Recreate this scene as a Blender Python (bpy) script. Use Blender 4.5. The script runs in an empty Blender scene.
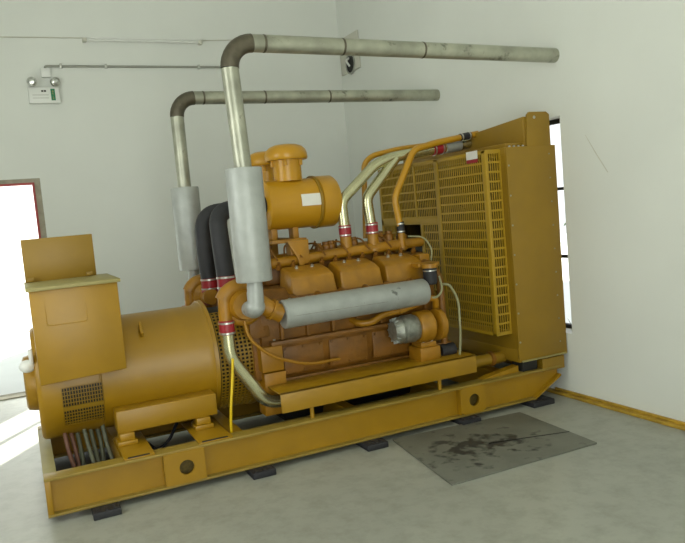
import bpy, bmesh, math, random
from mathutils import Vector, Matrix
random.seed(7)
V = Vector
C = bpy.context.scene.collection
S = bpy.context.scene
PI = math.pi

# ---------------------------------------------------------------- materials
def lin(c):
    c = c / 255.0
    return c / 12.92 if c <= 0.04045 else ((c + 0.055) / 1.055) ** 2.4
def rgb(r, g, b): return (lin(r), lin(g), lin(b), 1.0)

def mat(name, col, rough=0.5, metal=0.0, var=0.12, scale=6.0, bump=0.0, bscale=40.0, col2=None, streak=None, spec=None):
    m = bpy.data.materials.new(name); m.use_nodes = True
    nt = m.node_tree; n = nt.nodes; l = nt.links
    b = n['Principled BSDF']
    tc = n.new('ShaderNodeTexCoord')
    mp = n.new('ShaderNodeMapping'); l.new(tc.outputs['Object'], mp.inputs[0])
    if streak: mp.inputs['Scale'].default_value = streak
    no = n.new('ShaderNodeTexNoise'); no.inputs['Scale'].default_value = scale; no.inputs['Detail'].default_value = 5
    l.new(mp.outputs[0], no.inputs[0])
    cr = n.new('ShaderNodeValToRGB')
    cr.color_ramp.elements[0].position = 0.3; cr.color_ramp.elements[1].position = 0.7
    c2 = col2 if col2 else tuple(x * (1 - var) for x in col[:3]) + (1,)
    cr.color_ramp.elements[0].color = c2
    cr.color_ramp.elements[1].color = col if col2 else tuple(min(1, x * (1 + var * .5)) for x in col[:3]) + (1,)
    l.new(no.outputs[0], cr.inputs[0]); l.new(cr.outputs[0], b.inputs['Base Color'])
    b.inputs['Roughness'].default_value = rough; b.inputs['Metallic'].default_value = metal
    if spec is not None: b.inputs['Specular IOR Level'].default_value = spec
    if bump:
        n2 = n.new('ShaderNodeTexNoise'); n2.inputs['Scale'].default_value = bscale
        l.new(tc.outputs['Object'], n2.inputs[0])
        bp = n.new('ShaderNodeBump'); bp.inputs['Strength'].default_value = bump; bp.inputs['Distance'].default_value = 0.01
        l.new(n2.outputs[0], bp.inputs['Height']); l.new(bp.outputs[0], b.inputs['Normal'])
    return m

M = {}
M['yellow'] = mat('frame_yellow', rgb(158, 119, 15), .38, 0, .10, 5)
M['yellow_dull'] = mat('radiator_yellow', rgb(140, 108, 18), .46, 0, .10, 4)
M['lid'] = mat('dusty_lid', rgb(152, 142, 88), .55, 0, .1, 9)
M['orange'] = mat('engine_orange', rgb(160, 112, 18), .40, 0, .25, 9, .15, 30)
M['block'] = mat('engine_block_orange', rgb(128, 84, 20), .48, 0, .4, 7, .3, 40)
M['cleaner'] = mat('air_cleaner_yellow', rgb(184, 135, 25), .3, 0, .06, 4)
M['steel'] = mat('galvanised_pipe', rgb(172, 173, 156), .38, .6, .3, 7, .1, 30, streak=(1, 1, 1))
M['weld'] = mat('dark_weld_elbow', rgb(96, 90, 76), .42, .6, .35, 12, .3, 50)
M['lag'] = mat('grey_lagging', rgb(170, 174, 170), .5, .35, .13, 10, .25, 18)
def scuff(m, lo=.66, hi=.70, sc=5):
    nt = m.node_tree; n = nt.nodes; l = nt.links; b = n['Principled BSDF']
    cr = [x for x in n if x.type == 'VALTORGB'][0]; tc = [x for x in n if x.type == 'TEX_COORD'][0]
    n3 = n.new('ShaderNodeTexNoise'); n3.inputs['Scale'].default_value = sc; n3.inputs['Detail'].default_value = 5; n3.inputs['Roughness'].default_value = .65
    l.new(tc.outputs['Object'], n3.inputs[0])
    r3 = n.new('ShaderNodeValToRGB'); r3.color_ramp.elements[0].position = lo; r3.color_ramp.elements[1].position = hi
    r3.color_ramp.elements[0].color = (1, 1, 1, 1); r3.color_ramp.elements[1].color = (.35, .35, .34, 1)
    l.new(n3.outputs[0], r3.inputs[0])
    mx = n.new('ShaderNodeMix'); mx.data_type = 'RGBA'; mx.blend_type = 'MULTIPLY'; mx.inputs[0].default_value = 1
    l.new(cr.outputs[0], mx.inputs[6]); l.new(r3.outputs[0], mx.inputs[7]); l.new(mx.outputs[2], b.inputs['Base Color'])
scuff(M['lag']); scuff(M['steel'], .60, .72, 9)
M['chrome'] = mat('bright_tube', rgb(200, 197, 160), .26, .9, .1, 8)
M['black'] = mat('black_rubber', rgb(38, 38, 42), .6, 0, .3, 10, .2, 60)
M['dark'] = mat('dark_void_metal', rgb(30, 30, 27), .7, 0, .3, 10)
M['guard'] = mat('guard_yellow', rgb(166, 133, 28), .45, 0, .08, 6)
M['dusty'] = mat('dusty_yellow', rgb(146, 122, 46), .5, 0, .15, 8)
M['vent'] = mat('vent_plate_grey', rgb(200, 199, 186), .6, 0, .1, 6)
M['core'] = mat('radiator_core', rgb(92, 76, 24), .6, .2, .4, 60)
M['red'] = mat('red_silicone', rgb(150, 30, 40), .4, 0, .15, 14)
M['clamp'] = mat('clamp_steel', rgb(190, 190, 184), .28, .85, .1, 14)
M['white'] = mat('white_plastic', rgb(225, 227, 222), .4, 0, .04, 5)
M['label'] = mat('label_white', rgb(222, 220, 212), .45, 0, .06, 12)
M['green'] = mat('sign_green', rgb(0, 120, 80), .5, 0, .1, 10)
M['grey'] = mat('cast_grey', rgb(150, 152, 142), .4, .6, .35, 22, .3, 40)
M['conduit'] = mat('conduit_grey', rgb(158, 160, 150), .45, .3, .12, 10)
M['lens'] = mat('lamp_lens', rgb(215, 218, 214), .12, .7, .3, 30)
M['cable_red'] = mat('cable_brown_red', rgb(110, 72, 54), .55, 0, .2, 20)
M['cable_grey'] = mat('cable_grey_green', rgb(96, 98, 78), .55, 0, .2, 20)
M['cable_yel'] = mat('cable_yellow', rgb(225, 190, 20), .45, 0, .08, 10)
M['plank'] = mat('yellow_plank', rgb(186, 150, 52), .5, 0, .35, 7, .2, 30)
M['gr_wire'] = mat('grey_wire', rgb(150, 148, 110), .5, 0, .1, 10)
M['redtrim'] = mat('red_trim', rgb(165, 60, 58), .5, 0, .15, 12)
M['plaster'] = mat('raw_plaster', rgb(165, 160, 142), .9, 0, .2, 14, .3, 60)
M['outwall'] = mat('yard_wall', rgb(226, 230, 226), .9, 0, .03, 2)
M['leaf'] = mat('shrub_leaf', rgb(84, 112, 58), .6, 0, .4, 9)
M['wall'] = mat('white_wall', rgb(222, 225, 219), .75, 0, .035, 1.3, .06, 14)
M['backwall'] = M['wall']
M['ceil'] = mat('ceiling_white', rgb(226, 228, 220), .85, 0, .03, 1)

def floor_mat():
    m = mat('concrete_floor', rgb(164, 166, 155), .42, 0, .1, 1.1, .12, 9)
    nt = m.node_tree; n = nt.nodes; l = nt.links; b = n['Principled BSDF']
    cr = [x for x in n if x.type == 'VALTORGB'][0]
    tc = [x for x in n if x.type == 'TEX_COORD'][0]
    n3 = n.new('ShaderNodeTexNoise'); n3.inputs['Scale'].default_value = 7; n3.inputs['Detail'].default_value = 8
    n3.inputs['Roughness'].default_value = .7
    l.new(tc.outputs['Object'], n3.inputs[0])
    r3 = n.new('ShaderNodeValToRGB'); r3.color_ramp.elements[0].position = .33; r3.color_ramp.elements[1].position = .55
    r3.color_ramp.elements[0].color = (.80, .79, .77, 1); r3.color_ramp.elements[1].color = (1, 1, 1, 1)
    l.new(n3.outputs[0], r3.inputs[0])
    mx = n.new('ShaderNodeMix'); mx.data_type = 'RGBA'; mx.blend_type = 'MULTIPLY'; mx.inputs[0].default_value = 1
    l.new(cr.outputs[0], mx.inputs[6]); l.new(r3.outputs[0], mx.inputs[7]); l.new(mx.outputs[2], b.inputs['Base Color'])
    return m
M['floor'] = floor_mat()

def sheet_mat():
    m = mat('stained_sheet', rgb(112, 113, 102), .6, 0, .22, 4, .2, 30)
    nt = m.node_tree; n = nt.nodes; l = nt.links; b = n['Principled BSDF']
    cr = [x for x in n if x.type == 'VALTORGB'][0]
    tc = [x for x in n if x.type == 'TEX_COORD'][0]
    # oil stains: noise blotches confined to the middle-left of the sheet
    n3 = n.new('ShaderNodeTexNoise'); n3.inputs['Scale'].default_value = 9; n3.inputs['Detail'].default_value = 6
    l.new(tc.outputs['Object'], n3.inputs[0])
    mp = n.new('ShaderNodeMapping'); mp.inputs['Location'].default_value = (.22, .02, 0); mp.inputs['Scale'].default_value = (2.0, 2.6, 1)
    l.new(tc.outputs['Object'], mp.inputs[0])
    ln = n.new('ShaderNodeVectorMath'); ln.operation = 'LENGTH'; l.new(mp.outputs[0], ln.inputs[0])
    mr = n.new('ShaderNodeMapRange'); mr.inputs[1].default_value = .1; mr.inputs[2].default_value = 1.15
    mr.inputs[3].default_value = .16; mr.inputs[4].default_value = -.1
    l.new(ln.outputs['Value'], mr.inputs[0])
    ad = n.new('ShaderNodeMath'); ad.operation = 'ADD'; l.new(n3.outputs[0], ad.inputs[0]); l.new(mr.outputs[0], ad.inputs[1])
    r3 = n.new('ShaderNodeValToRGB'); r3.color_ramp.elements[0].position = .54; r3.color_ramp.elements[1].position = .66
    r3.color_ramp.elements[0].color = (1, 1, 1, 1); r3.color_ramp.elements[1].color = (.22, .21, .22, 1)
    l.new(ad.outputs[0], r3.inputs[0])
    mx = n.new('ShaderNodeMix'); mx.data_type = 'RGBA'; mx.blend_type = 'MULTIPLY'; mx.inputs[0].default_value = 1
    l.new(cr.outputs[0], mx.inputs[6]); l.new(r3.outputs[0], mx.inputs[7]); l.new(mx.outputs[2], b.inputs['Base Color'])
    return m
M['sheet'] = sheet_mat()

# ---------------------------------------------------------------- mesh builder
WO = {}   # world origin of every object made
class MB:
    def __init__(s): s.bm = bmesh.new()
    def _bev(s, geom_faces, r, seg=2):
        if r <= 0: return
        es = list({e for f in geom_faces for e in f.edges})
        bmesh.ops.bevel(s.bm, geom=es, offset=r, segments=seg, profile=.5, affect='EDGES', clamp_overlap=True)
    def hexa(s, p, bev=0):
        v = [s.bm.verts.new(q) for q in p]
        F = [s.bm.faces.new([v[i] for i in f]) for f in ((3,2,1,0),(4,5,6,7),(0,1,5,4),(1,2,6,5),(2,3,7,6),(3,0,4,7))]
        s._bev(F, bev); return s
    def box(s, x0, x1, y0, y1, z0, z1, bev=0):
        return s.hexa([(x0,y0,z0),(x1,y0,z0),(x1,y1,z0),(x0,y1,z0),(x0,y0,z1),(x1,y0,z1),(x1,y1,z1),(x0,y1,z1)], bev)
    def obox(s, c, u, v, w, bev=0):   # centre and three half vectors
        c, u, v, w = V(c), V(u), V(v), V(w)
        return s.hexa([c-u-v-w, c+u-v-w, c+u+v-w, c-u+v-w, c-u-v+w, c+u-v+w, c+u+v+w, c-u+v+w], bev)
    def prism(s, poly, axis, a, b, bev=0, seg=2):   # poly = pairs in the two other axes
        def P(q, t):
            q = list(q); q.insert(axis, t); return V(q)
        n = len(poly)
        A = [s.bm.verts.new(P(q, a)) for q in poly]; B = [s.bm.verts.new(P(q, b)) for q in poly]
        F = [s.bm.faces.new(A[::-1]), s.bm.faces.new(B)]
        for i in range(n): F.append(s.bm.faces.new((A[i], A[(i+1)%n], B[(i+1)%n], B[i])))
        bmesh.ops.recalc_face_normals(s.bm, faces=F)
        s._bev(F, bev, seg); return s
    def rings(s, pts, radii, seg=20, cap=True):   # swept round tube, parallel transport
        pts = [V(p) for p in pts]; n = len(pts)
        T = []
        for i in range(n):
            if i == 0: t = pts[1]-pts[0]
            elif i == n-1: t = pts[-1]-pts[-2]
            else: t = (pts[i]-pts[i-1]).normalized() + (pts[i+1]-pts[i]).normalized()
            if t.length < 1e-9: t = T[-1]
            T.append(t.normalized())
        a = V((0,0,1)) if abs(T[0].z) < .9 else V((1,0,0))
        u = T[0].cross(a).normalized(); R = []
        for i in range(n):
            if i: 
                q = T[i-1].rotation_difference(T[i]); u = q @ u
            u = (u - T[i]*u.dot(T[i])).normalized(); w = T[i].cross(u)
            R.append([s.bm.verts.new(pts[i] + (u*math.cos(2*PI*k/seg) + w*math.sin(2*PI*k/seg))*radii[i]) for k in range(seg)])
        for i in range(n-1):
            for k in range(seg):
                s.bm.faces.new((R[i][k], R[i][(k+1)%seg], R[i+1][(k+1)%seg], R[i+1][k]))
        if cap: s.bm.faces.new(R[0][::-1]); s.bm.faces.new(R[-1])
        return s
    def cyl(s, p0, p1, r, r2=None, seg=24, cap=True): return s.rings([p0, p1], [r, r if r2 is None else r2], seg, cap)
    def lathe(s, base, d, prof, seg=32, cap=True):
        base, d = V(base), V(d).normalized()
        pts = [base + d*t for t, r in prof]
        # identical t allowed: nudge
        out = []
        for i, p in enumerate(pts): out.append(p + d*1e-5*i)
        n = len(out); a = V((0,0,1)) if abs(d.z) < .9 else V((1,0,0))
        u = d.cross(a).normalized(); w = d.cross(u)
        R = [[s.bm.verts.new(out[i] + (u*math.cos(2*PI*k/seg)+w*math.sin(2*PI*k/seg))*max(prof[i][1], 1e-4)) for k in range(seg)] for i in range(n)]
        for i in range(n-1):
            for k in range(seg): s.bm.faces.new((R[i][k], R[i][(k+1)%seg], R[i+1][(k+1)%seg], R[i+1][k]))
        if cap: s.bm.faces.new(R[0][::-1]); s.bm.faces.new(R[-1])
        return s
    def pipe(s, pts, r, bend=.1, seg=18, cap=True, steps=7):
        pts = fillet(pts, bend, steps)
        return s.rings(pts, [r]*len(pts), seg, cap)
    def ball(s, c, r, seg=16, sc=(1,1,1)):
        ret = bmesh.ops.create_uvsphere(s.bm, u_segments=seg, v_segments=seg//2, radius=r)
        for v in ret['verts']: v.co = V((v.co.x*sc[0], v.co.y*sc[1], v.co.z*sc[2])) + V(c)
        return s
    def perf(s, f, U0, U1, V0, V1, nu, nv, fu=.6, fv=.6, th=.004, solid=None):
        # perforated sheet: f(u,v,w) -> point; solid(i,j) cells stay closed
        du, dv = (U1-U0)/nu, (V1-V0)/nv; cache = {}
        def vt(u, v, w):
            k = (round(u,5), round(v,5), w)
            if k not in cache: cache[k] = s.bm.verts.new(f(u, v, w*th))
            return cache[k]
        for i in range(nu):
            for j in range(nv):
                a, b, c, d = U0+i*du, U0+(i+1)*du, V0+j*dv, V0+(j+1)*dv
                if solid and solid(i, j):
                    for w in (0, 1):
                        q = [vt(a,c,w), vt(b,c,w), vt(b,d,w), vt(a,d,w)]
                        s.bm.faces.new(q if w else q[::-1])
                    continue
                e, g = du*(1-fu)/2, dv*(1-fv)/2
                O = [(a,c),(b,c),(b,d),(a,d)]; I = [(a+e,c+g),(b-e,c+g),(b-e,d-g),(a+e,d-g)]
                for w in (0, 1):
                    o = [vt(*q, w) for q in O]; n_ = [vt(*q, w) for q in I]
                    for k in range(4):
                        q = (o[k], o[(k+1)%4], n_[(k+1)%4], n_[k]); s.bm.faces.new(q if w else q[::-1])
                a0 = [vt(*q, 0) for q in I]; a1 = [vt(*q, 1) for q in I]
                for k in range(4): s.bm.faces.new((a0[k], a0[(k+1)%4], a1[(k+1)%4], a1[k]))
        return s
    def build(s, name, m, parent=None, origin=None, ang=38, bottom=False):
        bm = s.bm; bm.normal_update()
        bmesh.ops.recalc_face_normals(bm, faces=bm.faces)
        for f in bm.faces: f.smooth = True
        for e in bm.edges:
            e.smooth = len(e.link_faces) == 2 and e.calc_face_angle(0) < math.radians(ang)
        xs = [v.co.x for v in bm.verts]; ys = [v.co.y for v in bm.verts]; zs = [v.co.z for v in bm.verts]
        c = V(origin) if origin else V(((min(xs)+max(xs))/2, (min(ys)+max(ys))/2, min(zs) if bottom else (min(zs)+max(zs))/2))
        for v in bm.verts: v.co -= c
        me = bpy.data.meshes.new(name); bm.to_mesh(me); bm.free()
        me.materials.append(m)
        o = bpy.data.objects.new(name, me); C.objects.link(o)
        WO[o.name] = c
        if parent: o.parent = parent; o.location = c - WO[parent.name]
        else: o.location = c
        return o

def fillet(pts, rad, steps=7):
    pts = [V(p) for p in pts]; out = [pts[0]]
    for i in range(1, len(pts)-1):
        a, b, c = pts[i-1], pts[i], pts[i+1]
        d1, d2 = (a-b), (c-b); l = min(rad, d1.length*.49, d2.length*.49)
        p, q = b + d1.normalized()*l, b + d2.normalized()*l
        for k in range(steps+1):
            t = k/steps; out.append(p*(1-t)**2 + b*2*t*(1-t) + q*t*t)
    out.append(pts[-1]); return out

def tag(o, label=None, cat=None, group=None, kind=None):
    if label: o['label'] = label
    if cat: o['category'] = cat
    if group: o['group'] = group
    if kind: o['kind'] = kind
    return o
def empty(name, loc, label, cat, group=None):
    o = bpy.data.objects.new(name, None); C.objects.link(o); o.location = loc; o.empty_display_size = .1
    WO[o.name] = V(loc); return tag(o, label, cat, group)
def struct(name, mb, m, **k): return tag(mb.build(name, m, **k), kind='structure')
def hexbolt(mb, p, d, r=.012, h=.012):
    mb.rings([V(p), V(p)+V(d).normalized()*h], [r, r], 6)

# ================================================================= room
XW, YW, XL, YB, ZC = 3.785, 7.72, -1.8, -2.2, 4.6
struct('floor', MB().box(XL-.2, XW+.25, YB-.2, YW+.0, -.12, 0), M['floor'], origin=(1, 3, 0))
struct('ceiling', MB().box(XL-.2, XW+.25, YB-.2, YW+.2, ZC, ZC+.15), M['ceil'])
# right wall with the air outlet opening behind the radiator
w = MB(); oy0, oy1, oz0, oz1 = 4.085, 5.95, .50, 2.165
w.box(XW, XW+.24, YB-.2, oy0, 0, ZC); w.box(XW, XW+.24, oy1, YW+.2, 0, ZC)
w.box(XW, XW+.24, oy0, oy1, 0, oz0); w.box(XW, XW+.24, oy0, oy1, oz1, ZC)
struct('wall_right', w, M['wall'], origin=(XW, 3, 2))
# window frame of the outlet
wf = MB()
for a in ((oy0, oy0+.03, oz0, oz1), (oy1-.03, oy1, oz0, oz1), (oy0, oy1, oz0, oz0+.03), (oy0, oy1, oz1-.035, oz1)):
    wf.box(XW+.15, XW+.19, *a)
for z in (1.08, 1.62): wf.box(XW+.15, XW+.19, oy0, oy1, z-.012, z+.012)
struct('window_1', wf, M['dark'])
# back wall with doorway at the left
dx0, dx1, dz1 = -1.25, .235, 2.145
w = MB(); w.box(XL-.2, dx0, YW, YW+.22, 0, ZC); w.box(dx1, XW, YW, YW+.22, 0, ZC); w.box(dx0, dx1, YW, YW+.22, dz1, ZC)
struct('wall_back', w, M['backwall'], origin=(1, YW, 2))
d = MB()
d.box(dx1-.018, dx1+.004, YW-.02, YW+.06, 0, dz1-.018); d.box(dx0-.004, dx0+.018, YW-.02, YW+.06, 0, dz1-.018); d.box(dx0-.004, dx1+.004, YW-.02, YW+.06, dz1-.018, dz1+.004)
struct('door_1', d, M['redtrim'])
d = MB(); d.box(dx1+.0045, dx1+.06, YW-.004, YW+.01, 0, dz1+.0045); d.box(dx0-.06, dx1+.06, YW-.004, YW+.01, dz1+.0045, dz1+.045)
struct('trim_1', d, M['plaster'])
struct('trim_2', MB().box(dx0, dx1, YW+.0, YW+.22, -.1, .012), M['plaster'])
# left wall with a row of windows, wall behind the viewer with a wide doorway
wins = [(2.86, 4.44, 1.15, 3.25)]
w = MB(); ys = [YB-.2]
for a, b, c_, d_ in sorted(wins):
    w.box(XL-.2, XL, ys[-1], a, 0, ZC); w.box(XL-.2, XL, a, b, 0, c_); w.box(XL-.2, XL, a, b, d_, ZC); ys.append(b)
w.box(XL-.2, XL, ys[-1], YW+.2, 0, ZC)
struct('wall_left', w, M['wall'], origin=(XL, 3, 2))
for i, (a, b, c_, d_) in enumerate(wins):
    f = MB()
    for q in ((a, a+.04, c_, d_), (b-.04, b, c_, d_), (a, b, c_, c_+.04), (a, b, d_-.04, d_)): f.box(XL-.12, XL-.07, *q)
    mid = 3.62 if i == 0 else (a+b)/2
    f.box(XL-.12, XL-.07, mid-.02, mid+.02, c_, d_)
    struct('window_%d' % (i+2), f, M['white'])
w = MB(); gx0, gx1, gz = -1.6, 1.2, 3.6
w.box(XL-.2, gx0, YB-.2, YB, 0, ZC); w.box(gx1, XW, YB-.2, YB, 0, ZC); w.box(gx0, gx1, YB-.2, YB, gz, ZC)
struct('wall_front', w, M['wall'])
struct('upper_sun_blocker', MB().box(XL-.2, XW+.25, YB-.2, YW+.2, ZC+.151, 8.2), M['outwall'])  # unseen mass added above the ceiling to keep the sun off the yard
struct('side_sun_blocker', MB().box(-3.2, -3.0, YW+.22, 11.95, -.12, 6.6), M['outwall'])  # unseen wall added to shut the sun off the far yard wall
# outside: ground, yard wall seen through the doorway, shrub seen through the outlet
struct('ground', MB().box(-14, 20, -14, 24, -.3, -.121), M['outwall'])
struct('yard_paving', MB().box(-7, 6, YW+.22, 11.95, -.12, -.004), M['outwall'])
struct('yard_wall', MB().box(-8, 6, 11.95, 12.15, -.12, 3.2), M['outwall'])
sh = MB()
for k in range(900):
    p = V((5.0+max(-.6, random.gauss(0,.3)), 3.2+random.gauss(0,1.2), random.uniform(-.1, 1.25)))
    u = V((random.gauss(0,1), random.gauss(0,1), random.gauss(0,1))).normalized()*.05
    q = u.orthogonal().normalized()*.025
    vs = [sh.bm.verts.new(p+a) for a in (-u, q, u, -q)]; sh.bm.faces.new(vs)
for k in range(7): sh.cyl((5.0+.06*k-.2, 2.2+.35*k, -.12), (5.0, 2.2+.35*k, .9), .012, seg=6)
tag(sh.build('shrub', M['leaf'], bottom=True), 'leafy green shrub outdoors glimpsed in the narrow gap beside the radiator', 'shrub')

# base strip of the right wall: two parallel yellow lengths
struct('baseboard_right', MB().box(XW-.05, XW, 2.0, 4.45, 0, .022, .004).box(XW-.018, XW, 2.0, 4.3, .0225, .042, .003), M['plank'])

# ================================================================= things on the back wall
FZ = -.018
t = empty('fluorescent_light', (1.475, YW, 3.60), 'slim white fluorescent tube light, unlit, high on the back wall', 'light')
MB().box(.86, 2.09, YW-.03, YW, 3.598+FZ, 3.618+FZ, .004).build('batten', M['white'], t)
MB().cyl((.90, YW-.05, 3.578+FZ), (2.05, YW-.05, 3.578+FZ), .013, seg=12).build('tube', M['white'], t)
for x in (.875, 2.075): MB().box(x-.02, x+.02, YW-.07, YW-.0, 3.560+FZ, 3.597+FZ, .004).build('lamp_holder', M['vent'], t)
cb = MB().pipe([(-1.2, YW-.008, 3.585), (.0, YW-.008, 3.580), (.86, YW-.008, 3.59)], .006, .1, 8)
tag(cb.build('lighting_cable', M['vent']), 'thin grey cable on the back wall running left from the tube light', 'cable')
cb = MB().pipe([(2.09, YW-.008, 3.59), (2.9, YW-.008, 3.62), (3.7, YW-.008, 3.635)], .006, .1, 8)
tag(cb.build('lighting_cable', M['vent']), 'thin grey cable on the back wall running right from the tube light', 'cable')

t = empty('wall_conduit', (1.45, YW, 3.3), 'thin grey metal conduit running level along the back wall below the tube light', 'conduit')
MB().pipe([(.47, YW-.016, 3.22), (.47, YW-.016, 3.30), (1.4, YW-.016, 3.302), (2.42, YW-.016, 3.303)], .012, .02, 10).build('tube', M['conduit'], t)
for x in (.62, 1.06, 2.04): MB().box(x-.012, x+.012, YW-.034, YW, 3.280, 3.325, .003).build('clip', M['clamp'], t)
tag(MB().box(.425, .515, YW-.05, YW, 3.185, 3.275, .006).build('junction_box', M['white']), 'small white junction box below the end of the grey conduit', 'box')

t = empty('emergency_light', (.43, YW, 3.0), 'white twin-spot emergency light with green running-man panel on the back wall', 'emergency light')
b = MB().box(.285, .575, YW-.07, YW, 2.925, 3.085, .01).build('body', M['white'], t)
for x, r in ((.335, .048), (.53, .046)):
    h = MB().lathe((x, YW-.03, 3.137), (-.1 if x < .4 else .35, -1, -.1), [(0, .025), (.02, r*.9), (.05, r), (.062, r), (.062, r*.86)], 24).build('spot_lamp', M['conduit'], t)
    dd = V((-.1 if x < .4 else .35, -1, -.1)).normalized(); p = V((x, YW-.03, 3.137)) + dd*.061
    MB().lathe(p, dd, [(0, r*.84), (.006, r*.7), (.01, r*.3)], 20).build('lens', M['lens'], h)
    MB().cyl((x, YW-.03, 3.07), (x, YW-.03, 3.12), .012, seg=10).build('swivel', M['white'], h)
gp = MB().box(.492, .532, YW-.073, YW-.069, 2.95, 3.065).build('exit_panel', M['green'], t)
f = MB(); yy = YW-.0735   # running figure and arrow, pale
f.ball((.512, yy, 3.049), .005, 8, (1, .3, 1))
for a, b_ in (((.512, 3.043), (.510, 3.022)), ((.511, 3.04), (.521, 3.032)), ((.511, 3.04), (.502, 3.034)), ((.510, 3.022), (.519, 3.008)), ((.510, 3.022), (.501, 3.010)), ((.512, 2.995), (.512, 2.962)), ((.512, 2.962), (.505, 2.972)), ((.512, 2.962), (.519, 2.972))):
    f.rings([(a[0], yy, a[1]), (b_[0], yy, b_[1])], [.0022, .0022], 6)
f.build('running_figure', M['lid'], gp)
f = MB()
for a in (.405, .43): MB().box(a, a+.02, YW-.072, YW-.069, 3.035, 3.052).build('indicator', M['dark'], t)
f = MB()
for z in (3.005, 2.975): f.box(.32, .47, YW-.0715, YW-.069, z-.002, z+.002)
f.build('printed_line', M['conduit'], t)

# vent plate on the right wall near the corner
t = empty('wall_vent_plate', (XW, 7.44, 3.4), 'square off-white plate with a black hole high on the right wall beside the corner', 'vent')
pl = MB().box(XW-.02, XW, 7.2, 7.68, 3.2, 3.62, .004)
pl.build('plate', M['vent'], t)
MB().lathe((XW-.018, 7.42, 3.29), (-1, 0, 0), [(0, .12), (.012, .12), (.012, .102), (.002, .10)], 28).build('ring', M['conduit'], t)
MB().cyl((XW-.0195, 7.42, 3.29), (XW-.0225, 7.42, 3.29), .10, seg=28).build('hole', M['dark'], t)
MB().pipe([(XW-.02, 7.45, 3.36), (XW-.07, 7.44, 3.33), (XW-.035, 7.42, 3.26)], .012, .04, 8).build('cable', M['white'], t)

# ================================================================= exhaust pipes
def exhaust(Y, x, zt, mtop, mbot, label, rise=0.0, lean=0.0):
    t = empty('exhaust_pipe', (x, Y, mbot), label, 'exhaust pipe', 'exhaust pipes running into the right wall')
    r, R = .053, .15
    xt, zl = x - lean, zt + rise                      # top of the riser and left end of the run
    MB().cyl((x, Y, mtop-.01), (xt, Y, zl-R), r, seg=28).build('riser', M['steel'], t)
    arc = [(xt + R - R*math.cos(a), Y, zl - R + R*math.sin(a)) for a in [PI/2*k/9 for k in range(10)]]
    MB().rings(arc, [r*1.05]*10, 28).build('elbow', M['weld'], t)
    a0, a1 = V((xt+R, Y, zl)), V((XW+.05, Y, zt)); dr = (a1-a0).normalized()
    hp = MB().cyl(a0, a1, r, seg=28).build('horizontal_run', M['steel'], t)
    for q in (.07, .6, 1.2):
        MB().lathe(a0 + dr*q, dr, [(0, r), (.003, r*1.035), (.012, r*1.035), (.015, r)], 28).build('weld_seam', M['weld'], hp)
    m_ = MB().lathe((x, Y, mbot), (0, 0, 1), [(0, .075), (.0, .108), (.01, .112), (mtop-mbot-.01, .112), (mtop-mbot, .108), (mtop-mbot, .055)], 32).build('muffler_lagging', M['lag'], t)
    k = MB(); k.cyl((x, Y, mbot-.13), (x, Y, mbot+.02), .048, seg=24); return t, m_, k
t1, mf1, k1 = exhaust(4.1, 1.295, 2.608, 1.905, 1.215, 'nearer thick steel exhaust pipe rising from a grey muffler and running to the right wall', .042, .022)
tor = V((1.285, 4.1, 1.07))
k1.cyl((1.29, 4.1, 1.19), (1.285, 4.1, 1.08), .045, seg=24)
k1.rings(fillet([(1.29, 4.1, 1.15), (1.285, 4.09, 1.03), (1.29, 4.3, 1.03)], .07), [.05]*10, 24)
k1.ball((1.285, 4.105, 1.055), .062, 20)
k1.build('outlet_elbow', M['lag'], t1)
sc_ = MB()
for z, a in ((1.39, -.2), (1.26, .1), (1.24, -.2), (1.76, -.6)):
    pass
t2, mf2, k2 = exhaust(5.7, 1.29, 2.612, 1.895, 1.225, 'farther thin-looking steel exhaust pipe standing behind, ending left on the right wall')
k2.rings(fillet([(1.29, 5.7, 1.12), (1.29, 5.7, 1.02), (1.27, 5.52, 1.02)], .07), [.048]*10, 24)
k2.build('outlet_elbow', M['lag'], t2)

# ================================================================= the generator set
G = empty('diesel_generator', (1.8, 4.9, .04), 'large yellow diesel generator set on a steel skid with engine and radiator', 'generator')
Y0, YC = 4.15, 4.9
def mir(y): return 2*YC - y

# ---- skid frame
s_ = MB(); fl_ = []
for sgn in (1, -1):
    def yy(a): return 4.75 - sgn*(4.75 - a)
    A = sorted((yy(4.14), yy(4.25))); Wb = sorted((yy(4.185), yy(4.2)))
    fl_.append(MB().box(-.012, 3.70, *A, .246, .262, .002).box(-.012, 3.44, *A, .04, .054, .002))
    s_.prism([(.0, .054), (3.44, .054), (3.70, .19), (3.70, .246), (.0, .246)], 1, *Wb)
    s_.hexa([(3.44, A[0], .04), (3.70, A[0], .178), (3.70, A[1], .178), (3.44, A[1], .04), (3.44, A[0], .054), (3.70, A[0], .192), (3.70, A[1], .192), (3.44, A[1], .054)])
    MBX = MB().box(-.011, .02, 4.143, 5.357, .0545, .2455, .002)
for x in (.46, 1.14, 1.95, 2.7, 3.3): s_.box(x-.04, x+.04, 4.2, 5.3, .06, .246)
skid = s_.build('skid_frame', M['yellow'], G)
MBX.build('end_beam', M['yellow'], skid)
for q in fl_: tag(q.build('beam_flange', M['dusty'], skid), 'dusty paler flanges of the long beam')
tag(MB().box(-.013, .058, 4.2505, 5.2495, .246, .2615).build('end_flange', M['lid'], skid), 'dusty pale top of the end beam')
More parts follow.
